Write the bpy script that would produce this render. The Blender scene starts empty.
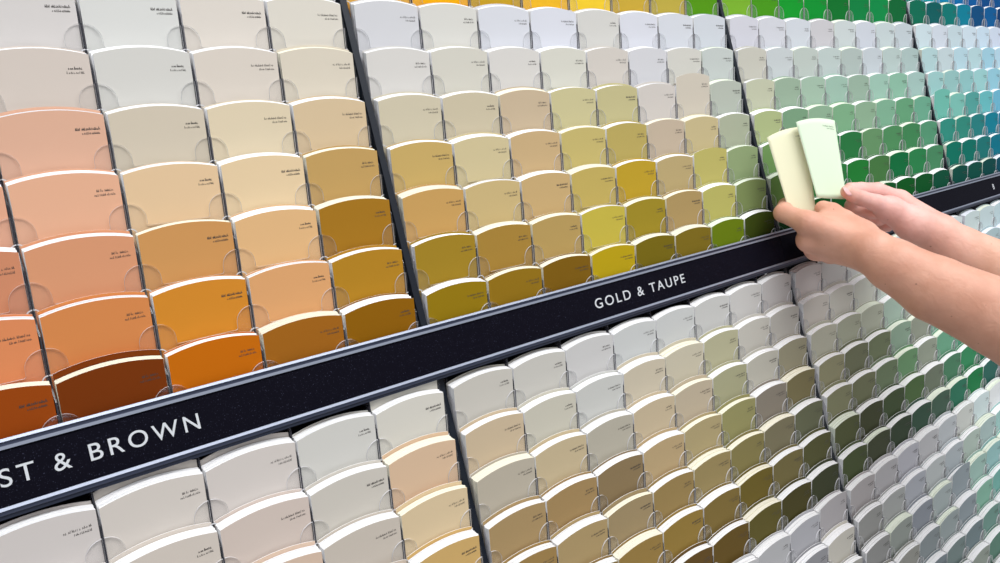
import bpy, bmesh, math, random
import numpy as np
from mathutils import Vector, Matrix
random.seed(7)
C = bpy.context.scene
COL = C.collection
# ------------------------------------------------------------------ camera
F = 800.4786
CP = np.array([-0.30063, -0.50388, -0.10039])
YAW, PIT, ROL = 0.699259, -0.222903, 0.054265
fw = np.array([math.sin(YAW)*math.cos(PIT), math.cos(YAW)*math.cos(PIT), math.sin(PIT)])
r0 = np.array([math.cos(YAW), -math.sin(YAW), 0.0]); d0 = np.cross(fw, r0)
rt = math.cos(ROL)*r0 + math.sin(ROL)*d0
dn = -math.sin(ROL)*r0 + math.cos(ROL)*d0
RC = np.stack([rt, dn, fw])
def project(p):
    q = RC @ (np.array(p) - CP)
    return 500+F*q[0]/q[2], 281.5+F*q[1]/q[2], q[2]
cam_d = bpy.data.cameras.new('camera'); cam = bpy.data.objects.new('camera', cam_d); COL.objects.link(cam)
cam_d.sensor_fit = 'HORIZONTAL'; cam_d.sensor_width = 36; cam_d.lens = F/1000*36; cam_d.clip_start = 0.01
M = Matrix.Identity(4)
for i in range(3):
    M[i][0], M[i][1], M[i][2], M[i][3] = rt[i], -dn[i], -fw[i], CP[i]
cam.matrix_world = M
C.camera = cam
# ------------------------------------------------------------------ helpers
def lin(c): return tuple(((v/255)/12.92 if v/255 <= .04045 else ((v/255+.055)/1.055)**2.4) for v in c)
def tag(o, label=None, cat=None, group=None, kind=None):
    if label: o['label'] = label
    if cat: o['category'] = cat
    if group: o['group'] = group
    if kind: o['kind'] = kind
    return o
def empty(name, loc=(0, 0, 0), rx=0):
    o = bpy.data.objects.new(name, None); COL.objects.link(o); o.location = loc; o.rotation_euler = (rx, 0, 0)
    o.empty_display_size = .01
    return o
def link(name, me, parent=None):
    o = bpy.data.objects.new(name, me); COL.objects.link(o)
    if parent: o.parent = parent
    return o
class MB:
    """collects polygons with material indices"""
    def __init__(s): s.v = []; s.f = []; s.m = []
    def prism(s, poly, a, b, fn, mf=0, ms=1, mb=None):
        # poly: list of 2-D points, extruded between a and b; fn(u, v, w) -> xyz
        n = len(poly); k = len(s.v)
        for w in (a, b):
            for (u, v) in poly: s.v.append(fn(u, v, w))
        s.f.append(list(range(k, k+n))); s.m.append(mf)
        s.f.append(list(range(k+2*n-1, k+n-1, -1))); s.m.append(ms if mb is None else mb)
        for i in range(n):
            j = (i+1) % n
            s.f.append([k+j, k+i, k+n+i, k+n+j]); s.m.append(ms)
    def box(s, x0, x1, y0, y1, z0, z1, m=0):
        s.prism([(x0, z0), (x1, z0), (x1, z1), (x0, z1)], y0, y1, lambda u, v, w: (u, w, v), m, m, m)
    def mesh(s, name, mats, smooth=False):
        me = bpy.data.meshes.new(name); me.from_pydata(s.v, [], s.f)
        for mt in mats: me.materials.append(mt)
        me.polygons.foreach_set('material_index', s.m)
        bm = bmesh.new(); bm.from_mesh(me); bmesh.ops.recalc_face_normals(bm, faces=bm.faces); bm.to_mesh(me); bm.free()
        if smooth: me.polygons.foreach_set('use_smooth', [True]*len(me.polygons))
        me.update()
        return me
def newmat(name):
    m = bpy.data.materials.new(name); m.use_nodes = True
    nt = m.node_tree; return m, nt, nt.nodes['Principled BSDF']
def simple(name, rgb, rough=.5, metal=0, spec=.5):
    m, nt, b = newmat(name)
    b.inputs['Base Color'].default_value = (*lin(rgb), 1); b.inputs['Roughness'].default_value = rough
    b.inputs['Metallic'].default_value = metal; b.inputs['Specular IOR Level'].default_value = spec
    return m
# ------------------------------------------------------------------ materials
def card_material(name, from_object):
    m, nt, b = newmat(name)
    b.inputs['Roughness'].default_value = .7; b.inputs['Specular IOR Level'].default_value = .06
    if from_object:
        n = nt.nodes.new('ShaderNodeObjectInfo'); out = n.outputs['Color']
    else:
        n = nt.nodes.new('ShaderNodeAttribute'); n.attribute_name = 'card_colour'; out = n.outputs['Color']
    tc = nt.nodes.new('ShaderNodeTexCoord'); nz = nt.nodes.new('ShaderNodeTexNoise'); nz.inputs['Scale'].default_value = 900
    nt.links.new(tc.outputs['Object'], nz.inputs['Vector'])
    bp = nt.nodes.new('ShaderNodeBump'); bp.inputs['Strength'].default_value = .05; bp.inputs['Distance'].default_value = .0002
    nt.links.new(nz.outputs['Fac'], bp.inputs['Height']); nt.links.new(bp.outputs['Normal'], b.inputs['Normal'])
    nt.links.new(out, b.inputs['Base Color'])
    return m
M_CARD = card_material('card_paint', True)
M_CARDA = card_material('card_paint_far', False)
M_INK = simple('printed_ink', (62, 58, 54), .6)
def paper_material(name, rgb):
    # sheet edges: fine lines along the thickness of the deck
    m, nt, b = newmat(name)
    tc = nt.nodes.new('ShaderNodeTexCoord'); sp = nt.nodes.new('ShaderNodeSeparateXYZ')
    nt.links.new(tc.outputs['Object'], sp.inputs[0])
    mu = nt.nodes.new('ShaderNodeMath'); mu.operation = 'MULTIPLY'; mu.inputs[1].default_value = 2600
    nt.links.new(sp.outputs['Y'], mu.inputs[0])
    nz = nt.nodes.new('ShaderNodeTexNoise'); nz.noise_dimensions = '1D'; nz.inputs['Scale'].default_value = 1
    nt.links.new(mu.outputs[0], nz.inputs['W'])
    rp = nt.nodes.new('ShaderNodeValToRGB')
    c = lin(rgb); rp.color_ramp.elements[0].color = (c[0]*.84, c[1]*.84, c[2]*.85, 1); rp.color_ramp.elements[0].position = .3
    rp.color_ramp.elements[1].color = (*c, 1); rp.color_ramp.elements[1].position = .5
    nt.links.new(nz.outputs['Fac'], rp.inputs[0]); nt.links.new(rp.outputs['Color'], b.inputs['Base Color'])
    b.inputs['Roughness'].default_value = .8; b.inputs['Specular IOR Level'].default_value = .1
    return m
PAPERS = [paper_material('paper_white', (252, 252, 253)), paper_material('paper_ivory', (247, 243, 226)),
          paper_material('paper_mint', (238, 244, 230)), paper_material('paper_cool', (240, 244, 252))]
def acrylic(name, tint, haze, edge):
    m, nt, b = newmat(name)
    out = nt.nodes['Material Output']
    tr = nt.nodes.new('ShaderNodeBsdfTransparent'); tr.inputs[0].default_value = (*tint, 1)
    gl = nt.nodes.new('ShaderNodeBsdfGlossy'); gl.inputs['Roughness'].default_value = .12
    di = nt.nodes.new('ShaderNodeBsdfDiffuse'); di.inputs['Color'].default_value = (*edge, 1)
    lw = nt.nodes.new('ShaderNodeLayerWeight'); lw.inputs['Blend'].default_value = .5
    pw = nt.nodes.new('ShaderNodeMath'); pw.operation = 'POWER'; pw.inputs[1].default_value = 4
    nt.links.new(lw.outputs['Facing'], pw.inputs[0])
    fr = nt.nodes.new('ShaderNodeMath'); fr.operation = 'MULTIPLY_ADD'; fr.inputs[1].default_value = .3; fr.inputs[2].default_value = .03
    nt.links.new(pw.outputs[0], fr.inputs[0])
    m1 = nt.nodes.new('ShaderNodeMixShader'); m1.inputs[0].default_value = haze
    nt.links.new(tr.outputs[0], m1.inputs[1]); nt.links.new(di.outputs[0], m1.inputs[2])
    m2 = nt.nodes.new('ShaderNodeMixShader'); nt.links.new(fr.outputs[0], m2.inputs[0])
    nt.links.new(m1.outputs[0], m2.inputs[1]); nt.links.new(gl.outputs[0], m2.inputs[2])
    nt.links.new(m2.outputs[0], out.inputs['Surface']); nt.nodes.remove(b)
    return m
M_ACR = acrylic('clear_acrylic', (.998, .998, .998), .012, (.95, .95, .96))
M_ACRE = acrylic('clear_acrylic_edge', (.9, .9, .92), .75, (.8, .8, .83))
M_FIN = acrylic('shaded_acrylic_fin', (.5, .5, .54), .5, (.08, .08, .1))  # dark look of gaps and refracting edges put into the colour of clear acrylic
M_FINC = acrylic('clear_acrylic_fin', (.95, .95, .96), .04, (.5, .5, .53))
M_NAVY = simple('navy_metal', (13, 21, 33), .5, 0, .3)
M_BACK = simple('navy_backing', (20, 26, 38), .6)
M_RAIL = simple('aluminium_rail', (158, 165, 182), .36, .5)
M_LET = simple('sign_lettering', (206, 209, 214), .5)
def sign_material():
    m, nt, b = newmat('navy_sparkle_laminate')
    tc = nt.nodes.new('ShaderNodeTexCoord'); vo = nt.nodes.new('ShaderNodeTexNoise')
    vo.inputs['Scale'].default_value = 1500; vo.inputs['Detail'].default_value = 1
    nt.links.new(tc.outputs['Object'], vo.inputs['Vector'])
    rp = nt.nodes.new('ShaderNodeValToRGB')
    rp.color_ramp.elements[0].color = (*lin((9, 8, 20)), 1); rp.color_ramp.elements[0].position = .66
    rp.color_ramp.elements[1].color = (*lin((70, 72, 92)), 1); rp.color_ramp.elements[1].position = .82
    nt.links.new(vo.outputs['Fac'], rp.inputs[0]); nt.links.new(rp.outputs['Color'], b.inputs['Base Color'])
    b.inputs['Roughness'].default_value = .6; b.inputs['Specular IOR Level'].default_value = .06
    return m
M_SIGN = sign_material()
# ------------------------------------------------------------------ layout of the racks
P = 0.054; W = 0.0522; GAP = P-W; G = 0.00822; SAG = 0.0034; CH = 0.055
SU = 0.3
UP = dict(kk='u', p=.033829, y0=0., z0=0., b=.03, step=0)
LO = dict(kk='l', p=.032457, y0=-.09239, z0=-.28747, b=.02, step=0)
DXT = {'u': ((-.0043, .0005), (-.0003, .00034), (.0012, .0001), (.003, .0006)), 'l': ((.0033, -.00022), (.0005, -.0003), (-.0025, -.0001), (-.004, 0))}
def xr(b, c, kk):           # right edge of a card (the racks are not spaced quite evenly)
    o, q = DXT[kk][b]
    return (b-1)*(8*P+G)+(c+1)*P-.0025+o+q*c
def corner(k, r): return (k['y0']-r*k['p']*math.sin(SU), k['z0']-r*k['p']*math.cos(SU))
def slope(s, off): # point on the rack's slope: s metres down it, off metres out of it (towards the shop)
    return (-s*math.sin(SU)-off*math.cos(SU), -s*math.cos(SU)+off*math.sin(SU))
# colours as they look in the shop, per rack bay, row and column (first column number given)
COLS = {}
def row(k, b, r, c0, txt):
    for i, t in enumerate(txt.split(';')):
        t = t.strip()
        if t: COLS[(k, b, r, c0+i)] = tuple(int(q) for q in t.split(','))
U, L = 'u', 'l'
row(U,0,1,3,'222,218,214;218,213,210;222,222,218;226,218,208;226,220,208')
row(U,0,2,3,'218,206,196;216,204,194;216,214,208;222,212,200;222,212,194')
row(U,0,3,3,'222,176,150;225,178,152;212,200,180;226,210,180;218,194,158')
row(U,0,4,3,'228,170,140;232,178,146;230,198,158;232,206,166;197,160,98')
row(U,0,5,3,'206,138,104;216,152,114;206,150,90;226,182,130;166,118,34')
row(U,0,6,3,'214,134,88;208,132,76;206,134,44;216,160,108;176,128,36')
row(U,0,7,3,'142,64,14;112,50,6;186,100,10;152,94,26;136,90,8')
row(U,1,0,0,'236,178,60;248,180,20;206,166,45;240,186,42;246,208,54;206,172,62;192,172,72;86,152,22')
row(U,1,1,0,'222,222,226;228,226,218;226,228,236;228,230,240;222,220,214;226,228,238;222,226,234;216,222,230')
row(U,1,2,0,'226,222,216;222,218,204;226,222,216;224,222,208;220,212,202;220,220,224;220,218,208;204,212,208')
row(U,1,3,0,'218,206,176;214,200,168;212,188,154;214,204,150;206,196,140;218,210,202;216,206,188;190,198,184')
row(U,1,4,0,'214,178,100;220,202,152;214,180,128;210,190,110;198,176,92;206,186,160;210,192,140;180,188,160')
row(U,1,5,0,'214,164,88;214,186,124;212,176,116;206,180,90;204,166,36;196,172,116;198,188,100;150,172,120')
row(U,1,6,0,'170,134,30;176,134,50;190,156,86;206,186,62;166,142,32;180,150,92;190,184,94;128,146,86')
row(U,1,7,0,'152,120,8;150,112,16;130,92,12;190,160,10;122,104,14;128,106,22;104,126,10;58,72,14')
row(U,2,0,0,'125,180,50;74,154,28;22,156,48;0,148,52;0,116,46;0,130,66;0,140,72;0,104,54')
row(U,2,1,0,'222,222,232;222,224,232;220,226,234;214,212,216;214,224,224;216,222,232;208,222,224;204,216,222')
row(U,2,2,0,'212,210,196;210,218,220;200,212,204;200,216,212;186,202,196;206,216,222;192,212,208;180,204,200')
row(U,2,3,0,'206,210,180;162,190,164;172,204,180;166,204,184;160,190,168;164,208,188;146,200,172;170,206,198')
row(U,2,4,0,'186,200,140;128,172,134;150,190,156;130,186,140;148,186,152;132,188,154;104,172,126;110,180,148')
row(U,2,5,0,'118,162,92;90,150,90;60,140,80;40,128,66;104,156,104;80,150,94;64,142,86;84,158,118')
row(U,2,6,0,'92,126,60;50,130,60;40,130,60;30,130,50;70,125,65;10,115,60;40,135,75;70,140,95')
row(U,2,7,0,'20,60,25;20,80,30;10,80,30;10,85,30;0,85,35;0,90,30;0,85,35;0,80,55')
row(U,3,-1,0,'0,140,125;0,150,165;0,130,175;0,105,165;0,90,155;0,75,135;0,80,140;0,70,130')
row(U,3,0,0,'0,110,84;0,94,94;0,120,114;0,128,152;0,78,126;0,92,150;0,60,110;0,70,118')
row(U,3,1,0,'205,222,228;208,216,226;196,214,220;206,222,232;200,220,234;206,216,232')
row(U,3,2,0,'180,210,212;196,212,216;182,212,222;182,212,216;160,204,220;180,212,228')
row(U,3,3,0,'160,204,202;150,194,192;144,194,194;156,206,206;148,200,216')
row(U,3,4,0,'112,186,170;124,190,178;84,160,154;104,184,188;110,180,205')
row(U,3,5,0,'50,140,125;50,135,120;40,125,125;20,125,145;30,120,150')
row(U,3,6,0,'0,110,92;0,108,95;30,112,110;0,110,130;10,100,130')
row(U,3,7,0,'0,70,60;0,72,62;0,66,64;0,70,85;0,60,85')
row(L,0,0,3,'205,198,194;208,200,192;208,200,194;206,204,198;210,206,196')
row(L,0,1,3,'205,195,188;205,195,185;205,190,180;200,194,184;212,182,152')
row(L,0,2,4,'205,188,172;210,185,165;196,186,174;212,190,154')
row(L,0,3,5,'200,175,155;190,175,160;200,165,105')
row(L,1,0,0,'206,200,188;206,202,192;208,206,204;206,208,206;206,208,206;204,204,200;206,204,200;200,196,194')
row(L,1,1,0,'212,186,148;206,200,180;204,204,198;208,194,166;206,196,168;186,182,142;200,196,184;190,186,176')
row(L,1,2,0,'190,178,156;205,182,138;186,178,158;204,182,144;196,178,148;172,170,128;192,188,172;158,152,122')
row(L,1,3,0,'178,144,90;172,136,80;146,120,78;192,162,112;172,152,100;146,141,80;132,122,106;118,108,66')
row(L,1,4,0,'168,130,66;180,150,95;165,140,95;160,130,70;150,128,72;130,118,60;118,110,78;96,100,70')
row(L,1,5,0,'150,112,50;150,115,55;160,125,55;155,122,46;125,100,38;106,88,22;110,98,50;80,80,40')
row(L,1,6,0,'130,90,40;130,90,40;130,95,30;105,75,28;98,72,18;90,80,25;68,62,22;55,60,35')
row(L,1,7,2,'190,186,182;188,186,184;186,185,186;172,172,174;166,166,172;165,160,162')
row(L,1,8,3,'180,178,175;180,178,175;176,176,176;140,140,145;190,185,172')
row(L,1,9,5,'170,170,170;165,163,160;160,158,150')
row(L,2,0,0,'200,196,194;196,198,196;195,198,196;195,200,198;198,206,204;205,213,213;200,208,208;195,205,205')
row(L,2,1,0,'186,182,174;188,188,178;185,188,178;180,190,182;182,196,188;186,202,196;190,205,200;182,198,196')
row(L,2,2,0,'165,165,148;152,156,136;160,165,148;150,172,158;155,165,152;140,162,150;135,165,152;130,162,155')
row(L,2,3,0,'130,128,98;96,100,76;98,108,80;125,150,130;130,136,121;110,150,130;100,145,125;90,140,125')
row(L,2,4,0,'105,106,76;86,90,63;82,98,70;80,120,80;120,128,112;80,135,105;60,125,95;40,110,90')
row(L,2,5,0,'60,65,35;46,50,29;46,60,34;56,82,42;85,95,78;50,100,70;30,110,65;20,90,60')
row(L,2,6,0,'50,60,30;45,50,32;35,48,32;35,60,45;47,72,57;25,90,65;10,95,45;25,75,65')
row(L,2,7,0,'135,130,130;140,138,140;145,145,152;150,150,152;150,155,158;165,168,162;165,180,180;185,198,200')
row(L,2,8,0,'115,115,112;130,132,130;135,138,145;150,155,155;140,148,152;140,155,145;130,150,148;120,160,155')
row(L,2,9,0,'110,110,108;112,118,112;105,110,118;130,140,140;110,120,125;120,150,140;110,150,148;90,150,140')
row(L,2,10,0,'110,108,102;115,115,108;100,108,110;115,125,125;105,115,120;95,140,120;80,135,125;70,130,125')
row(L,2,11,1,'100,102,100;90,100,105;85,100,98;80,95,98;75,110,100;60,110,100;50,110,110')
row(L,2,12,2,'80,85,85;85,95,90;110,118,108;60,95,80;50,95,85;40,95,95')
row(L,3,0,0,'195,208,208;190,206,208;186,206,210')
row(L,3,1,0,'172,188,188;168,188,192;160,186,192')
LOST = {}
TUNE = {(U, 1): (.88, .975, 0), (U, 2): (.9, .96, 0), (L, 1): (.8, .95, 3), (L, 2): (.95, 1.0, 12)}
def colour(k, b, r, c):
    q = raw_colour(k, b, r, c); sa, va, ad = TUNE.get((k, b), (1, 1, 0)) if r > 0 or k == L else (1, 1, 0); m = sum(q)/3
    if k == L and r >= 7: ad += 18 if b == 2 else 6
    if k == L and b == 2 and r in (4, 5, 6): ad += 12
    if k == L and b == 1 and c >= 4 and 3 <= r <= 6: ad += 8
    return tuple(max(0, min(250, (m+(v-m)*sa)*va+ad)) for v in q)
def raw_colour(k, b, r, c):
    if (k, b, r, c) in COLS: return COLS[(k, b, r, c)]
    for d in range(1, 12):          # nearest known card of that row
        for bb, cc in ((b, c-d), (b, c+d)):
            q = COLS.get((k, bb, r, cc))
            if q:
                rr = random.Random(hash((b, r, c)) & 1023)
                return tuple(max(0, min(255, v+rr.randint(-8, 8))) for v in q)
    q = [COLS[i] for i in COLS if i[0] == k and i[1] == min(b, 2) and abs(i[2]-r) <= 1]
    if not q: q = [COLS[i] for i in COLS if i[0] == k and i[2] == max(-1, min(r, 12))] or [(120, 150, 150)]
    return q[(r*3+c) % len(q)]
# light falling on the card fronts, relative (fitted to this scene's own lamps)
CAL = ((1.2248, 0.0949, -1.6209, -0.1792, 11.2026, 0.1737, -44.1447), (1.1978, 0.0426, -0.7121, -0.1172, -0.1794, 0.0658, 0.4475))
def light_at(x, s):
    a = (1, x, s, x*x, s*s, x*s, s**3)
    return sum(p*q for p, q in zip(a, CAL[0] if s < .29 else CAL[1]))
def albedo(rgb, x, s):
    e = light_at(x, s)
    return tuple(min(.86, max(.004, v/e)) for v in lin(rgb))
# ------------------------------------------------------------------ card meshes (local frame: x right, y back, z up; origin = base centre)
def card_outline(h, n=12):
    R = (W*W/4+SAG*SAG)/(2*SAG); a = math.asin(W/2/R)
    pts = [(-W/2, 0), (W/2, 0)]
    for i in range(n+1):
        t = a*(1-2*i/n); pts.append((R*math.sin(t), h-SAG*0+R*math.cos(t)-R*math.cos(a)))
    return pts
OUT = card_outline(CH)
loc3 = lambda u, v, w: (u, w, v)
def front_mesh(mat, paper):
    m = MB(); m.prism(OUT, 0, .0004, loc3, 0, 1); return m.mesh('front_card', [mat, paper])
FRONT = [front_mesh(M_CARD, p) for p in PAPERS]
FAN = .34; FANL = .22
def stack_builder(t, rng, fan):
    m = MB(); y = .0005
    end = .0005+t
    while y < end-.0002:
        d = min(rng.uniform(.0007, .0026), end-y); h = rng.uniform(-.0005, .0003); sx = rng.uniform(-.0002, .0002)
        hh = h+fan*y; m.prism([(u+sx, v+hh if v > .01 else v) for u, v in OUT], y, y+d-.00008, loc3, 0, 0, 0)
        y += d+rng.choice([0, .0002, .0005])
    return m
rng = random.Random(3)
def variants(ts, fan): return [(t, [stack_builder(t, rng, fan).mesh('card_stack', [p]) for p in PAPERS]) for t in ts]
ST_U = variants([.0034, .0041, .0048, .0054, .0060], FAN); ST_L = variants([.0048, .0053, .0058, .0063, .0067], FANL)
bk = MB(); bk.prism(OUT, 0, .0004, loc3, 0, 1); BACK = bk.mesh('backing_card', [M_CARD, PAPERS[0]])
def print_builder(rng, bold):
    # two illegible lines of tiny lettering, right-aligned under the top right corner
    m = MB()
    def stroke(x0, z0, x1, z1, w):
        d = math.hypot(x1-x0, z1-z0) or 1e-9; nx, nz = -(z1-z0)/d*w/2, (x1-x0)/d*w/2
        k = len(m.v)
        for (x, z) in ((x0+nx, z0+nz), (x1+nx, z1+nz), (x1-nx, z1-nz), (x0-nx, z0-nz)): m.v.append((x, -.00006, z))
        m.f.append([k, k+1, k+2, k+3]); m.m.append(0)
    def line(z, width, h, w, dx):
        x = W/2-.0034-width
        while x < W/2-.0034:
            hh = h*rng.uniform(.6, 1.25); st = dx*rng.uniform(.7, 1.2)
            stroke(x, z, x+h*.15, z+hh, w)
            q = rng.random()
            if q < .5: stroke(x+h*.15, z+h*.7, x+st*.8, z+h*.05, w*.8)
            elif q < .8: stroke(x, z, x+st*.7, z+rng.uniform(0, .3)*h, w*.8)
            x += st*(1.7 if rng.random() < .12 else 1)
    line(CH-.0078, rng.uniform(.0075, .0150), .0013, .00034 if bold else .00022, .0008)
    line(CH-.0100, rng.uniform(.006, .010), .0011, .00024, .0007)
    return m
PRB = [print_builder(rng, i < 2) for i in range(5)]
PRM = [p.mesh('printed_name', [M_INK]) for p in PRB]
# ------------------------------------------------------------------ which pockets the photograph sees
def card_pts(k, b, r, c):
    y, z = corner(k, r); x1 = xr(b, c, k['kk']); x0 = x1-W
    return [project((x, yy, zz)) for x in (x0, x1) for (yy, zz) in ((y, z), (y-.034*math.sin(k['b']), z-.034*math.cos(k['b'])))]
def seen(k, b, r, c, mg):
    q = card_pts(k, b, r, c)
    if min(p[2] for p in q) < .05: return 0
    xs = [p[0] for p in q]; ys = [p[1]-0 for p in q]
    if max(xs) < -mg or min(xs) > 1000+mg or max(ys) < -mg or min(ys) > 563+mg: return 0
    return (max(xs)-min(xs))*(max(ys)-min(ys))
def inpoly(x, y, pl):
    s = False
    for i in range(len(pl)):
        (x0, y0), (x1, y1) = pl[i], pl[i-1]
        if (y0 > y) != (y1 > y) and x < (x1-x0)*(y-y0)/(y1-y0)+x0: s = not s
    return s
ARMS = [(766, 137), (835, 118), (850, 182), (908, 194), (925, 208), (1001, 240), (1001, 358), (940, 332), (897, 300), (857, 272), (805, 256), (776, 216)]
SLOTS = []
for kk, k, rows in ((U, UP, range(-4, 8)), (L, LO, range(0, 15))):
    for b in range(0, 4):
        for r in rows:
            for c in range(8):
                a = seen(k, b, r, c, 80)
                if a: SLOTS.append([a, kk, k, b, r, c])
def visible_big(s):
    q = card_pts(*s[2:6]); cx = sum(p[0] for p in q)/4; cy = sum(p[1] for p in q)/4
    xs = [min(1000, max(0, p[0])) for p in q]; ys = [min(563, max(0, p[1])) for p in q]
    if inpoly(cx, cy, ARMS): return 0
    return (max(xs)-min(xs))*(max(ys)-min(ys))
for s in SLOTS: s.append(visible_big(s))
SLOTS.sort(key=lambda s: (-s[6], -s[0]))
# ------------------------------------------------------------------ names
import colorsys
def cname(c):
    h, l, s = colorsys.rgb_to_hls(*[v/255 for v in c]); h *= 360
    mx, mn = max(c), min(c); sat = (mx-mn)/max(1, mx)
    if sat < .045: return 'cool white' if l > .84 and c[2] >= c[0] else 'warm white' if l > .84 else 'pale grey' if l > .68 else 'mid grey' if l > .45 else 'dark grey'
    if sat < .13:
        if h < 30 or h > 330: t = 'pinkish'
        elif h < 75: t = 'warm'
        elif h < 170: t = 'greenish'
        else: t = 'bluish'
        return t+(' white' if l > .8 else ' light grey' if l > .68 else ' grey' if l > .42 else ' dark grey')
    tone = 'pale' if l > .74 else 'light' if l > .6 else 'mid' if l > .42 else 'deep' if l > .22 else 'very dark'
    if h < 16: n = 'pink' if l > .66 else 'rust'
    elif h < 29: n = 'peach' if l > .62 else 'terracotta' if l > .42 else 'brown'
    elif h < 40: n = ('cream' if l > .74 else 'tan') if sat < .5 else ('orange' if l > .4 else 'brown')
    elif h < 52: n = ('cream' if l > .72 else 'khaki') if sat < .5 else ('gold' if l > .4 else 'ochre')
    elif h < 66: n = ('ivory' if l > .74 else 'olive') if sat < .5 else ('yellow' if l > .42 else 'olive')
    elif h < 90: n = 'lime green' if sat > .5 and l < .6 else 'sage'
    elif h < 155: n = 'green'
    elif h < 190: n = 'teal'
    else: n = 'blue'
    return tone+' '+n
ORD = ['first', 'second', 'third', 'fourth', 'fifth', 'sixth', 'seventh', 'eighth', 'ninth', 'tenth', 'eleventh', 'twelfth', 'thirteenth', 'fourteenth', 'fifteenth', 'sixteenth']
BAY = ['rust', 'gold', 'green', 'blue', 'far blue']
def deck_label(kk, b, r, c, rgb, extra=''):
    rw = ORD[7-r]+' row above sign' if kk == 'u' else ORD[r]+' row below sign'
    cl = ORD[7-c]+' from right post' if b == 0 else ORD[c]+' from left post'
    return f"{extra}{cname(rgb)} paint cards, {BAY[b]} rack, {rw}, {cl}"
# ------------------------------------------------------------------ paint card decks
RAISE = {('u', 1, 3, 6): .0085, ('u', 1, 5, 6): .0032, ('u', 3, 4, 0): .008, ('l', 2, 9, 4): .007, ('l', 1, 7, 7): .0035}
BACKUP = {('l', 0, 0, 7): .0065, ('l', 0, 0, 5): .003, ('l', 0, 0, 4): .0045, ('u', 0, 7, 4): .003}
def setup(kk, k, b, r, c):
    g = random.Random((b*97+r*13+c)*2+(kk == 'l'))
    y, z = corner(k, r); x = xr(b, c, kk)-W/2
    be = k['b']
    base = (x, y-CH*math.sin(be), z-CH*math.cos(be))
    t, meshes = g.choice(ST_U if kk == 'u' else ST_L)
    rgb = colour(kk, b, r, c); s = math.hypot(y, z)
    green = rgb[1] > rgb[0]+4 and rgb[1] >= rgb[2]-4
    pi = 0
    if green and g.random() < .45: pi = 2
    elif rgb[0] > rgb[2]+25 and g.random() < .35: pi = 1
    elif b == 3 and g.random() < .4: pi = 3
    fan = FAN if kk == 'u' else FANL
    return dict(base=base, be=be, t=t, mesh=meshes[pi], pi=pi, rgb=rgb, alb=albedo(rgb, x, s), up=RAISE.get((kk, b, r, c), 0),
                back=fan*t+BACKUP.get((kk, b, r, c), g.uniform(-.0005, .0012) if kk == 'u' else g.uniform(.0002, .0012) if r == 0 else g.uniform(.0010, .0026)), pr=g.randrange(5), jit=g.uniform(-.0004, .0003))
NIND = 300
DECKS = []
for a, kk, k, b, r, c, vis in SLOTS[:NIND]:
    d = setup(kk, k, b, r, c)
    e = empty('paint_card_deck', d['base'], -d['be'])
    extra = 'raised ' if d['up'] > .006 else ''
    tag(e, deck_label(kk, b, r, c, d['rgb'], extra), 'paint cards', f"decks of paint cards in the {'upper' if kk=='u' else 'lower'} {BAY[b]} rack")
    f = link('front_card', FRONT[d['pi']], e); f.location = (0, 0, d['up']+d['jit']); f.color = (*d['alb'], 1)
    p = link('printed_name', PRM[d['pr']], f)
    s = link('card_stack', d['mesh'], e)
    k2 = link('backing_card', BACK, e); k2.location = (0, d['t']+.0009, d['back']); k2.color = (*d['alb'], 1)
    DECKS.append((f.name, b, r, c, kk, d))
# the far, small ones: one object
def merged(slots):
    V = []; FF = []; MI = []; CC = []
    fm = MB(); fm.prism(OUT, 0, .0004, loc3, 0, 1)
    for a, kk, k, b, r, c, vis in slots:
        d = setup(kk, k, b, r, c)
        mx = Matrix.Translation(d['base']) @ Matrix.Rotation(-d['be'], 4, 'X')
        me = d['mesh']
        parts = [([Vector(v)+Vector((0, 0, d['up']+d['jit'])) for v in fm.v], fm.f, [0 if q == 0 else 1+d['pi'] for q in fm.m]),
                 ([v.co.copy() for v in me.vertices], [list(p.vertices) for p in me.polygons], [1+d['pi']]*len(me.polygons)),
                 ([Vector(v)+Vector((0, d['t']+.0009, d['back'])) for v in fm.v], fm.f, [0 if q == 0 else 1 for q in fm.m]),
                 ([Vector(v)+Vector((0, 0, d['up']+d['jit'])) for v in PRB[d['pr']].v], PRB[d['pr']].f, [5]*len(PRB[d['pr']].f))]
        for vs, fs, ms in parts:
            o = len(V); V += [tuple(mx @ v) for v in vs]; FF += [[i+o for i in q] for q in fs]; MI += ms
            CC += [(*d['alb'], 1)]*len(vs)
    me = bpy.data.meshes.new('paint_card_decks'); me.from_pydata(V, [], FF)
    for m in [M_CARDA]+PAPERS+[M_INK]: me.materials.append(m)
    me.polygons.foreach_set('material_index', MI)
    at = me.attributes.new('card_colour', 'FLOAT_COLOR', 'POINT'); at.data.foreach_set('color', [q for c in CC for q in c])
    bm = bmesh.new(); bm.from_mesh(me); bmesh.ops.recalc_face_normals(bm, faces=bm.faces); bm.to_mesh(me); bm.free()
    return me
if len(SLOTS) > NIND:
    tag(link('paint_card_decks', merged(SLOTS[NIND:])), 'smallest far decks of paint cards towards the right side of the racks', 'paint cards', kind='stuff')
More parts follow.
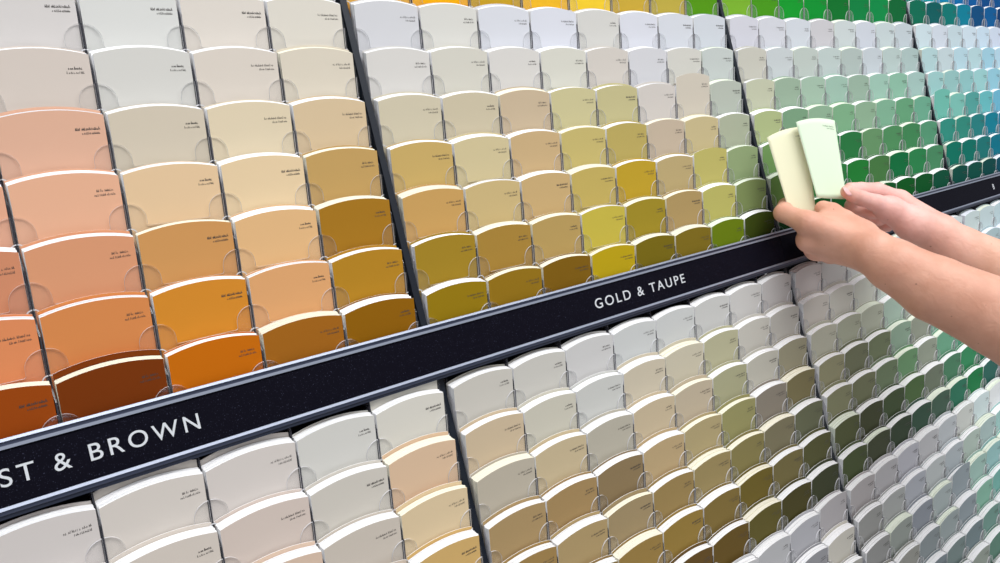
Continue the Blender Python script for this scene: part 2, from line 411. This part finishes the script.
# ------------------------------------------------------------------ acrylic racks
def pocket_mesh(k):
    xl, xh = -P/2+.00055, P/2-.00055; ew = .0089; lip = -.0284; top = -.0157; R = ew; n = 10; bot = -.046
    pl = [(xl, bot), (xh, bot), (xh, top)]
    for i in range(1, n+1):
        a = math.pi/2*i/n; pl.append((xh-R*math.sin(a), top-R*(1-math.cos(a))*1.0))
    q = .0012
    x0 = xh-ew; z0 = lip
    for i in range(6):
        a = math.pi/2*i/5; pl.append((x0-q+q*math.cos(a), z0+q-q*math.sin(a)))
    left = [(-x, z) for x, z in pl[2:]][::-1]
    pl += left
    m = MB(); m.prism(pl, -.0014, -.0005, loc3, 0, 1, 0)
    # small moulded ring over each pocket corner, on top of the next fin
    for sx in (-1, 1):
        cx, cz = sx*P/2, -.0325; prev = None
        for i in range(9):
            a = math.pi/2*i/8
            pt = (cx-sx*.0034*math.cos(a), cz+.0034*math.sin(a))
            pi_ = (cx-sx*.0028*math.cos(a), cz+.0028*math.sin(a))
            if prev:
                poly = [prev[0], pt, pi_, prev[1]]
                m.prism(poly, -.0019, -.0015, loc3, 1, 1, 1)
            prev = (pt, pi_)
    return m.mesh('pocket', [M_ACR, M_ACRE])
PK = {'u': pocket_mesh(UP), 'l': pocket_mesh(LO)}
NROW = {}
for kk, k in (('u', UP), ('l', LO)):
    for b in range(0, 4):
        sl = [s for s in SLOTS if s[1] == kk and s[3] == b]
        if not sl: continue
        rs = [s[4] for s in sl]; cs = [s[5] for s in sl]
        r_0, r_1 = min(rs), max(rs); c_0, c_1 = min(cs), max(cs)
        y0, z0 = corner(k, r_0)
        rack = empty('card_rack', ((xr(b, c_0, kk)+xr(b, c_1, kk))/2, y0, z0))
        tag(rack, f"clear acrylic card rack on navy panel {'above' if kk=='u' else 'below'} the {BAY[b]} part of sign", 'card rack', 'acrylic card racks')
        inv = Vector(rack.location)
        sl.sort(key=lambda s: (-s[6], -s[0]))
        for i, s in enumerate(sl):
            y, z = corner(k, s[4])
            if i < 100:
                o = link('pocket', PK[kk], rack); o.location = Vector((xr(b, s[5], kk)-W/2, y, z))-inv; o.rotation_euler = (-k['b'], 0, 0)
        if len(sl) > 100:
            V = []; FF = []; MI = []
            for s in sl[100:]:
                y, z = corner(k, s[4]); mx = Matrix.Translation(Vector((xr(b, s[5], kk)-W/2, y, z))-inv) @ Matrix.Rotation(-k['b'], 4, 'X')
                o0 = len(V); V += [tuple(mx @ v.co) for v in PK[kk].vertices]; FF += [[i+o0 for i in p.vertices] for p in PK[kk].polygons]; MI += [p.material_index for p in PK[kk].polygons]
            me = bpy.data.meshes.new('pockets'); me.from_pydata(V, [], FF); me.materials.append(M_ACR); me.materials.append(M_ACRE); me.polygons.foreach_set('material_index', MI)
            tag(link('pocket_front', me, rack), kind='stuff')
        # fins: stepped plates between the columns
        be = k['b']; uv = (math.sin(be), math.cos(be)); ov = (-math.cos(be), math.sin(be))
        def at(r, u, o): yy, zz = corner(k, r); return (yy+uv[0]*u+ov[0]*o, zz+uv[1]*u+ov[1]*o)
        poly = []
        for r in range(r_0, r_1+1):
            poly += [at(r, -.0035, -.0045), at(r, -.0095, -.0003), at(r, -.0155, -.0001), at(r, -.0155, .0013), at(r, -k['p']+.0006, .0013)]
        if kk == 'l' and r_0 == 0:
            e0 = corner(k, 0); poly = [(e0[0]+.0075, e0[1]+.0085), (e0[0]+.0062, e0[1]+.0082)]+poly
        bo = .024
        yb, zb = poly[-1]; back = lambda p: (p[0]+bo*math.cos(SU), p[1]-bo*math.sin(SU))
        poly += [back(poly[-1]), back(corner(k, r_0))]
        m = MB(); m.prism(poly, -.0004, .0004, lambda u, v, w: (w, u, v), 0, 0, 0)
        fin = m.mesh('divider_fin', [M_FIN]); finc = m.mesh('divider_fin', [M_FINC])
        for c in range(c_0, c_1+2):
            x = xr(b, c-1, kk)+GAP/2 if c > 0 else xr(b, 0, kk)-W-GAP/2
            f = link('divider_fin', finc if c in (0, 8) else fin, rack); f.location = Vector((x, 0, 0))-inv
        s0, s1 = (-.16, .2835) if kk == 'u' else (.2835, .85)
        xa, xb_ = xr(b, 0, kk)-W-.0012, xr(b, 7, kk)+.0012
        ofs = (-.0262, -.0282)
        pts = [slope(s0, ofs[0]), slope(s1, ofs[0]), slope(s1, ofs[1]), slope(s0, ofs[1])]
        m = MB(); m.prism(pts, xa, xb_, lambda u, v, w: (w-inv.x, u-inv.y, v-inv.z), 0, 0, 0)
        link('back_panel', m.mesh('back_panel', [M_BACK]), rack)
# posts between the racks
for kk, s0, s1 in (('u', -.16, .2855), ('l', .2865, .85)):
    for b in range(0, 3):
        xc = (xr(b, 7, kk)+xr(b+1, 0, kk)-W)/2
        pts = [slope(s0, -.0035), slope(s1, -.0035), slope(s1, -.0245), slope(s0, -.0245)]
        m = MB(); m.prism(pts, -.0025, .0025, lambda u, v, w: (w, u, v), 0, 0, 0)
        o = link('rack_post', m.mesh('rack_post', [M_NAVY])); o.location = (xc, 0, 0)
        tag(o, f"dark navy rack post {'above' if kk == 'u' else 'below'} the sign, between the {BAY[b]} and {BAY[b+1]} racks", 'post', 'posts between the racks')
# ------------------------------------------------------------------ sign band
XL, XS, XE = xr(0, 0, 'u')-W, .4224, xr(3, 7, 'u')
def band(name, s0, s1, o0, o1, x0, x1, mat, parent=None, inv=(0, 0, 0)):
    pts = [slope(s0, o0), slope(s1, o0), slope(s1, o1), slope(s0, o1)]
    m = MB(); m.prism(pts, x0, x1, lambda u, v, w: (w-inv[0], u-inv[1], v-inv[2]), 0, 0, 0)
    return link(name, m.mesh(name, [mat]), parent)
def lettering(text, xc, width, cap, parent, inv):
    cu = bpy.data.curves.new('lettering', 'FONT'); cu.body = text; cu.align_x = 'CENTER'; cu.space_character = 1.3; cu.size = .0101; cu.extrude = .00015; cu.offset = .00002
    o = bpy.data.objects.new('lettering_source', cu); COL.objects.link(o)
    dg = bpy.context.evaluated_depsgraph_get(); dg.update()
    me = bpy.data.meshes.new_from_object(o.evaluated_get(dg)); bpy.data.objects.remove(o)
    xs = [v.co.x for v in me.vertices]; zs = [v.co.y for v in me.vertices]
    sx = width/(max(xs)-min(xs)); sz = cap/(max(zs)-min(zs)); cx = (max(xs)+min(xs))/2; z0 = min(zs)
    y, z = slope(.2770, .0052)
    for v in me.vertices:
        q = (v.co.y-z0)*sz
        yy, zz = slope(.2784-q, .0052+v.co.z)
        v.co = (xc+(v.co.x-cx)*sx-inv[0], yy-inv[1], zz-inv[2])
    me.materials.clear(); me.materials.append(M_LET)
    return link('lettering', me, parent)
for (x0, x1, texts, lab) in ((XL, XS-.0003, [('RUST & BROWN', -.2232, .1142, .0086), ('GOLD & TAUPE', .2041, .1146, .0079)], 'long navy sparkle sign panel lettered with the rust and gold names'),
                             (XS+.0003, XE, [('B', .993, .006, .0079)], 'navy sparkle sign panel passing behind the hands to the right')):
    inv = (x0, *slope(.29, 0))
    e = empty('shelf_sign', inv); tag(e, lab, 'sign')
    band('panel', .2612, .2872, .005, -.001, x0, x1, M_SIGN, e, inv)
    for t in texts: lettering(*t, e, inv)
M_RAIL2 = simple('rail_groove_shade', (84, 90, 112), .4, .6); M_RAIL3 = simple('rail_underside_shade', (44, 50, 68), .5, .3)  # darker copies of the aluminium: shade of groove, lower steps and underside painted in
def rail(lab, prof, mats):
    inv = (0, *slope(prof[0][0], 0))
    m = MB(); pts = [slope(s, o) for s, o in prof]
    m.prism(pts, XL, XE, lambda u, v, w: (w-inv[0], u-inv[1], v-inv[2]), 0, 0, 0)
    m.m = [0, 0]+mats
    o = link('sign_rail', m.mesh('sign_rail', [M_RAIL, M_RAIL2, M_RAIL3])); o.location = inv
    tag(o, lab, 'rail', 'rails of the sign')
rail('aluminium rail along the top edge of the navy sign', [(.2562, -.001), (.2562, .0058), (.2576, .0062), (.2578, .0045), (.2594, .0045), (.2596, .0062), (.2612, .0062), (.2613, -.001)], [0, 0, 1, 1, 1, 0, 2, 0])
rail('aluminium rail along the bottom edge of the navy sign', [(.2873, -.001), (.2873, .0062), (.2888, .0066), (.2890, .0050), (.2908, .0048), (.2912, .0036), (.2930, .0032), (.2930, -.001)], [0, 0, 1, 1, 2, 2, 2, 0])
# ------------------------------------------------------------------ the person's two arms (one continuous skin per arm, from distance fields)
def cs(px, py, d): return np.array([(px-500)/F*d, (py-281.5)/F*d, d])     # camera space: right, down, depth
def to_world(q): return CP+np.asarray(q) @ RC
VX = .00125
LO_, HI_ = np.array([.262, -.105, .580]), np.array([.70, .205, .885])
NG = np.ceil((HI_-LO_)/VX).astype(int)
AX = [LO_[i]+VX*np.arange(NG[i]) for i in range(3)]
def field(): return np.full(NG, .02, np.float32)
def smin(a, b, k):
    h = np.maximum(k-np.abs(a-b), 0)/k
    return np.minimum(a, b)-h*h*k*.25
def add(D, a, b, ra, rb, k):
    a, b = np.array(a), np.array(b); m = max(ra, rb)+.019
    lo = np.minimum(a, b)-m; hi = np.maximum(a, b)+m
    i0 = np.clip(((lo-LO_)/VX).astype(int), 0, NG); i1 = np.clip(((hi-LO_)/VX).astype(int)+1, 0, NG)
    if (i1 <= i0).any(): return
    sl = tuple(slice(i0[i], i1[i]) for i in range(3))
    x, y, z = np.meshgrid(*[AX[i][sl[i]].astype(np.float32) for i in range(3)], indexing='ij', sparse=True)
    ba = b-a; l2 = float(ba@ba)+1e-12
    t = np.clip(((x-a[0])*ba[0]+(y-a[1])*ba[1]+(z-a[2])*ba[2])/l2, 0, 1)
    d = np.sqrt((x-a[0]-t*ba[0])**2+(y-a[1]-t*ba[1])**2+(z-a[2]-t*ba[2])**2)-(ra+(rb-ra)*t)
    D[sl] = smin(D[sl], d.astype(np.float32), k)
def chain(D, pts, k):
    for p, q in zip(pts[:-1], pts[1:]): add(D, cs(*p[:3]), cs(*q[:3]), p[3], q[3], k)
def build_arm(arm, palm, fingers, webs):
    B = field(); chain(B, arm, .004)
    for p in palm: chain(B, p, .0085)
    R = B.copy()
    for pts, kb in fingers:
        D = field(); chain(D, pts, .0022)
        R = np.minimum(R, smin(B, D, kb))
    return R
LARM = [(1190, 425, .64, .042), (1090, 368, .665, .0395), (1000, 318, .69, .0335), (935, 289, .705, .0287), (893, 265, .715, .0232), (874, 253, .722, .0195)]
LPALM = [[(873, 247, .722, .0122), (808, 223, .752, .0106)], [(872, 250, .724, .0142), (809, 240, .762, .0108)],
         [(870, 254, .728, .0145), (816, 249, .774, .0104)], [(872, 256, .735, .0150), (830, 253, .788, .0095)],
         [(878, 255, .724, .0120), (862, 236, .738, .0100)], [(862, 235, .740, .0095), (822, 221, .757, .0080)]]
LFING = [([(808, 223, .752, .0106), (783, 213, .772, .0088), (786, 206, .794, .0080), (796, 202, .806, .0072)], .006),
         ([(809, 240, .762, .0108), (806, 239, .802, .0094), (816, 241, .816, .0086), (834, 243, .808, .0078)], .006),
         ([(816, 249, .774, .0102), (813, 247, .812, .0090), (824, 248, .823, .0082), (840, 249, .814, .0075)], .006),
         ([(830, 253, .788, .0092), (826, 251, .820, .0080), (838, 252, .826, .0072), (850, 253, .815, .0066)], .006),
         ([(862, 235, .738, .0105), (845, 220, .755, .0090), (832, 212, .765, .0088), (823, 208.5, .772, .0078)], .013)]
RARM = [(1180, 340, .77, .0350), (1090, 306, .78, .0325), (1000, 271, .79, .0285), (958, 250, .797, .0238), (940, 238, .80, .0205)]
RPALM = [[(938, 231, .802, .0165), (899, 201, .828, .0108)], [(936, 236, .806, .0165), (900, 208, .840, .0105)],
         [(936, 240, .810, .0155), (903, 215, .848, .0100)], [(938, 244, .814, .0140), (909, 223, .852, .0090)],
         [(938, 237, .798, .0175), (913, 224, .794, .0158), (890, 209, .793, .0122)]]
RFING = [([(899, 201, .828, .0104), (877, 191, .816, .0086), (861, 190, .802, .0078), (850, 189.5, .7865, .0070)], .006),
         ([(900, 208, .840, .0104), (868, 203, .836, .0090), (853, 206, .816, .0080), (872, 212, .803, .0074)], .006),
         ([(903, 215, .848, .0098), (876, 210, .843, .0086), (862, 212, .826, .0078), (879, 219, .809, .0072)], .006),
         ([(909, 223, .852, .0088), (888, 218, .849, .0076), (874, 219, .833, .0070), (887, 226, .815, .0064)], .006),
         ([(890, 210, .793, .0116), (876, 203, .785, .0086), (862, 198.5, .777, .0073), (853, 195, .770, .0069), (847, 191.5, .7660, .0062)], .008)]
def surface(D):
    # naive surface nets on the grid
    S = D < 0
    c = [S[i:NG[0]-1+i, j:NG[1]-1+j, k:NG[2]-1+k] for i in (0, 1) for j in (0, 1) for k in (0, 1)]
    any_ = np.logical_or.reduce(c); all_ = np.logical_and.reduce(c); mix = any_ & ~all_
    idx = np.argwhere(mix); vid = np.full(mix.shape, -1, np.int64); vid[tuple(idx.T)] = np.arange(len(idx))
    acc = np.zeros((len(idx), 3)); cnt = np.zeros(len(idx))
    offs = [np.array(o) for o in [(i, j, k) for i in (0, 1) for j in (0, 1) for k in (0, 1)]]
    for p in offs:
        for ax in range(3):
            if p[ax]: continue
            q = p.copy(); q[ax] = 1
            a = D[tuple((idx+p).T)]; b = D[tuple((idx+q).T)]
            m = (a < 0) != (b < 0); t = np.where(m, a/np.where(m, a-b, 1), 0)
            pos = idx+p; pos = pos.astype(float); pos[:, ax] += t
            acc[m] += pos[m]; cnt[m] += 1
    V = LO_+VX*acc/cnt[:, None]
    faces = []
    for ax in range(3):
        u, v = (ax+1) % 3, (ax+2) % 3
        sh = [slice(None)]*3; sh2 = [slice(None)]*3; sh[ax] = slice(0, -1); sh2[ax] = slice(1, None)
        ch = S[tuple(sh)] != S[tuple(sh2)]
        e = np.argwhere(ch); e = e[(e[:, u] > 0) & (e[:, v] > 0) & (e[:, u] < NG[u]-1) & (e[:, v] < NG[v]-1)]
        du = np.zeros(3, int); du[u] = 1; dv = np.zeros(3, int); dv[v] = 1
        q = np.stack([vid[tuple((e-du-dv).T)], vid[tuple((e-dv).T)], vid[tuple(e.T)], vid[tuple((e-du).T)]], 1)
        fl = S[tuple(e.T)]; q[~fl] = q[~fl][:, ::-1]
        faces.append(q)
    Fc = np.concatenate(faces); Fc = Fc[(Fc >= 0).all(1)]
    # relax
    E = np.concatenate([Fc[:, [0, 1]], Fc[:, [1, 2]], Fc[:, [2, 3]], Fc[:, [3, 0]]])
    for lam in (.5, .5, .4):
        sm = np.zeros_like(V); n = np.zeros(len(V))
        for i in range(3): sm[:, i] = np.bincount(E[:, 0], V[E[:, 1], i], len(V))+np.bincount(E[:, 1], V[E[:, 0], i], len(V))
        n = np.bincount(E[:, 0], minlength=len(V))+np.bincount(E[:, 1], minlength=len(V))
        V = V+lam*(sm/np.maximum(n, 1)[:, None]-V)
    return V, Fc
def skin_material():
    m, nt, b = newmat('skin')
    at = nt.nodes.new('ShaderNodeAttribute'); at.attribute_name = 'skin_tone'
    tc = nt.nodes.new('ShaderNodeTexCoord')
    n1 = nt.nodes.new('ShaderNodeTexNoise'); n1.inputs['Scale'].default_value = 45; n1.inputs['Detail'].default_value = 4
    n2 = nt.nodes.new('ShaderNodeTexNoise'); n2.inputs['Scale'].default_value = 420; n2.inputs['Detail'].default_value = 3
    for n in (n1, n2): nt.links.new(tc.outputs['Object'], n.inputs['Vector'])
    mx = nt.nodes.new('ShaderNodeMix'); mx.data_type = 'RGBA'; mx.blend_type = 'MULTIPLY'
    rp = nt.nodes.new('ShaderNodeValToRGB'); rp.color_ramp.elements[0].color = (.84, .76, .72, 1); rp.color_ramp.elements[0].position = .3
    rp.color_ramp.elements[1].color = (1, 1, 1, 1); rp.color_ramp.elements[1].position = .65
    nt.links.new(n1.outputs['Fac'], rp.inputs[0])
    mx.inputs[0].default_value = .8; nt.links.new(at.outputs['Color'], mx.inputs[6]); nt.links.new(rp.outputs['Color'], mx.inputs[7])
    vo = nt.nodes.new('ShaderNodeTexVoronoi'); vo.inputs['Scale'].default_value = 85; nt.links.new(tc.outputs['Object'], vo.inputs['Vector'])
    sp = nt.nodes.new('ShaderNodeSeparateColor'); nt.links.new(vo.outputs['Color'], sp.inputs[0])
    th = nt.nodes.new('ShaderNodeMath'); th.operation = 'MULTIPLY'; th.inputs[1].default_value = .085; nt.links.new(sp.outputs[0], th.inputs[0])
    lt = nt.nodes.new('ShaderNodeMath'); lt.operation = 'LESS_THAN'; nt.links.new(vo.outputs['Distance'], lt.inputs[0]); nt.links.new(th.outputs[0], lt.inputs[1])
    fk = nt.nodes.new('ShaderNodeMath'); fk.operation = 'MULTIPLY'; fk.inputs[1].default_value = .4; nt.links.new(lt.outputs[0], fk.inputs[0])
    m3 = nt.nodes.new('ShaderNodeMix'); m3.data_type = 'RGBA'; m3.inputs[7].default_value = (*lin((120, 70, 52)), 1)
    nt.links.new(fk.outputs[0], m3.inputs[0]); nt.links.new(mx.outputs[2], m3.inputs[6])
    nt.links.new(m3.outputs[2], b.inputs['Base Color'])
    bp = nt.nodes.new('ShaderNodeBump'); bp.inputs['Strength'].default_value = .25; bp.inputs['Distance'].default_value = .0006
    nt.links.new(n2.outputs['Fac'], bp.inputs['Height']); nt.links.new(bp.outputs['Normal'], b.inputs['Normal'])
    n3 = nt.nodes.new('ShaderNodeTexNoise'); n3.inputs['Scale'].default_value = 75; n3.inputs['Detail'].default_value = 2; n3.inputs['Distortion'].default_value = .8
    nt.links.new(tc.outputs['Object'], n3.inputs['Vector'])
    bq = nt.nodes.new('ShaderNodeBump'); bq.inputs['Strength'].default_value = .35; bq.inputs['Distance'].default_value = .0022
    nt.links.new(n3.outputs['Fac'], bq.inputs['Height']); nt.links.new(bq.outputs['Normal'], bp.inputs['Normal'])
    b.inputs['Roughness'].default_value = .48; b.inputs['Specular IOR Level'].default_value = .35
    b.inputs['Subsurface Weight'].default_value = .12; b.inputs['Subsurface Radius'].default_value = (.006, .003, .002); b.inputs['Subsurface Scale'].default_value = 1
    return m
M_SKIN = skin_material(); M_NAIL = simple('fingernail', (240, 190, 188), .2)
VL, FL = surface(build_arm(LARM, LPALM, LFING, None)); VR, FR = surface(build_arm(RARM, RPALM, RFING, None))
tone = []
for V, hand, near, far_ in ((VL, cs(815, 228, .765), (232, 176, 154), (226, 170, 146)), (VR, cs(870, 205, .81), (246, 194, 186), (234, 184, 160))):
    t = np.clip((np.linalg.norm(V-hand, axis=1)-.03)/.09, 0, 1)[:, None]
    tone.append(np.array(lin(near))*(1-t)+np.array(lin(far_))*t)
VW = to_world(np.concatenate([VL, VR])); FA = np.concatenate([FL, FR+len(VL)]); tone = np.concatenate(tone)
org = to_world(cs(960, 290, .74))
me = bpy.data.meshes.new('person'); me.from_pydata((VW-org).tolist(), [], FA.tolist()); me.materials.append(M_SKIN)
at = me.attributes.new('skin_tone', 'FLOAT_COLOR', 'POINT'); at.data.foreach_set('color', np.concatenate([tone, np.ones((len(tone), 1))], 1).astype(np.float32).ravel())
bm = bmesh.new(); bm.from_mesh(me); bmesh.ops.recalc_face_normals(bm, faces=bm.faces); bm.to_mesh(me); bm.free()
me.polygons.foreach_set('use_smooth', [True]*len(me.polygons))
person = link('person', me); person.location = org
tag(person, 'two bare arms reaching in from the right, hands holding two pale paint cards', 'person')
def nail(c, ax, nrm, w, l):
    # small domed nail; c centre, ax along finger, nrm outwards (camera space)
    c, ax, nrm = (np.array(q, float) for q in (c, ax, nrm)); ax /= np.linalg.norm(ax); nrm -= ax*(nrm@ax); nrm /= np.linalg.norm(nrm); sd = np.cross(ax, nrm)
    V = []; Fq = []; N = 8
    for i in range(N+1):
        for j in range(N+1):
            u, v = 2*i/N-1, 2*j/N-1
            uu, vv = u*math.sqrt(1-v*v/2), v*math.sqrt(1-u*u/2)
            V.append(to_world(c+ax*uu*l+sd*vv*w-nrm*(.0022*vv*vv+.0007*uu*uu))-org)
    for i in range(N):
        for j in range(N): Fq.append([i*(N+1)+j, i*(N+1)+j+1, (i+1)*(N+1)+j+1, (i+1)*(N+1)+j])
    me = bpy.data.meshes.new('fingernail'); me.from_pydata([tuple(v) for v in V], [], Fq); me.materials.append(M_NAIL)
    me.polygons.foreach_set('use_smooth', [True]*len(me.polygons))
    o = link('fingernail', me, person); sd_ = o.modifiers.new('thickness', 'SOLIDIFY'); sd_.thickness = .0006; sd_.offset = 0
    return o
nail(cs(848.6, 190.0, .7606), cs(842, 189, .758)-cs(858, 193, .768), (.02, -.5, -.88), .0052, .0062)
# ------------------------------------------------------------------ the two cards in the hands
def held(label, tl, tr, br, bl, rgb, bow, text):
    pts = [cs(*p) for p in (tl, tr, br, bl)]
    org = to_world(sum(pts)/4)
    nu, nv = 14, 16
    def S(u, v, off=0):
        p = (pts[0]*(1-u)+pts[1]*u)*(1-v)+(pts[3]*(1-u)+pts[2]*u)*v
        up = (pts[0]+pts[1])-(pts[2]+pts[3]); up /= np.linalg.norm(up)
        ac = pts[1]-pts[0]; n = np.cross(ac, -up); n /= np.linalg.norm(n)
        if n[2] > 0: n = -n
        return p+up*(.0030*(4*u*(1-u))*(1-v))+n*(-bow*4*u*(1-u)*(v**1.5)+off)
    m = MB()
    for off in (.00022, -.00022):
        for j in range(nv+1):
            for i in range(nu+1): m.v.append(tuple(to_world(S(i/nu, j/nv, off))-org))
    n1 = (nu+1)*(nv+1)
    for j in range(nv):
        for i in range(nu):
            a = j*(nu+1)+i
            m.f.append([a, a+1, a+nu+2, a+nu+1]); m.m.append(0)
            m.f.append([n1+a+nu+1, n1+a+nu+2, n1+a+1, n1+a]); m.m.append(1)
    rim = [i for i in range(nu+1)]+[j*(nu+1)+nu for j in range(1, nv+1)]+[nv*(nu+1)+i for i in range(nu-1, -1, -1)]+[j*(nu+1) for j in range(nv-1, 0, -1)]
    for i in range(len(rim)):
        a, b = rim[i], rim[(i+1) % len(rim)]; m.f.append([a, n1+a, n1+b, b]); m.m.append(1)
    me = m.mesh('paint_card', [M_CARD, PAPERS[0]], True)
    o = link('paint_card', me); o.location = org; o.color = (*lin(rgb), 1); tag(o, label, 'paint card', 'paint cards held in the hands')
    # printed name in the card's own plane
    pm = MB(); src = PRB[text]
    for (x, y, z) in src.v:
        u = .5+x/W; v = (CH-z)/.078
        pm.v.append(tuple(to_world(S(u, v, .00035))-org))
    pm.f = src.f; pm.m = src.m
    link('printed_name', pm.mesh('printed_name', [M_INK2]), o)
M_INK2 = simple('printed_ink_grey', (120, 124, 116), .6)
held('pale yellow paint card in the left hand, partly behind the pale green one', (767, 137.5, .775), (806, 127, .786), (817, 222, .780), (792, 221, .778), (238, 237, 205), .0012, 3)
held('pale green paint card held by the right thumb in front of the yellow card', (796, 122, .774), (834.5, 120.5, .788), (846.5, 199, .7768), (817, 197.5, .772), (220, 240, 212), .0015, 4)
# ------------------------------------------------------------------ lights
w = bpy.data.worlds.new('shop'); C.world = w; w.use_nodes = True
w.node_tree.nodes['Background'].inputs[0].default_value = (.93, .96, 1, 1); w.node_tree.nodes['Background'].inputs[1].default_value = .40
def lamp(name, loc, target, sx, sy, power, colr=(1, 1, 1)):
    d = bpy.data.lights.new(name, 'AREA'); d.shape = 'RECTANGLE'; d.size = sx; d.size_y = sy; d.energy = power; d.color = colr
    o = bpy.data.objects.new(name, d); COL.objects.link(o); o.location = loc
    o.rotation_euler = (Vector(target)-Vector(loc)).to_track_quat('-Z', 'Y').to_euler()
    return o
lamp('ceiling_lamp', (.35, -.75, .85), (.35, -.1, -.2), 2.2, .25, 14.5)
lamp('ceiling_lamp', (.6, -1.1, 1.9), (.6, -.8, 0), 3.0, .5, 18)
lamp('ceiling_lamp', (.1, -2.2, 1.9), (.3, 0, -.2), 2.4, 1.2, 20)
vs = C.view_settings; vs.view_transform = 'Standard'; vs.look = 'None'; vs.gamma = 1; vs.use_curve_mapping = False; vs.exposure = 0
C.cycles.transparent_max_bounces = 24
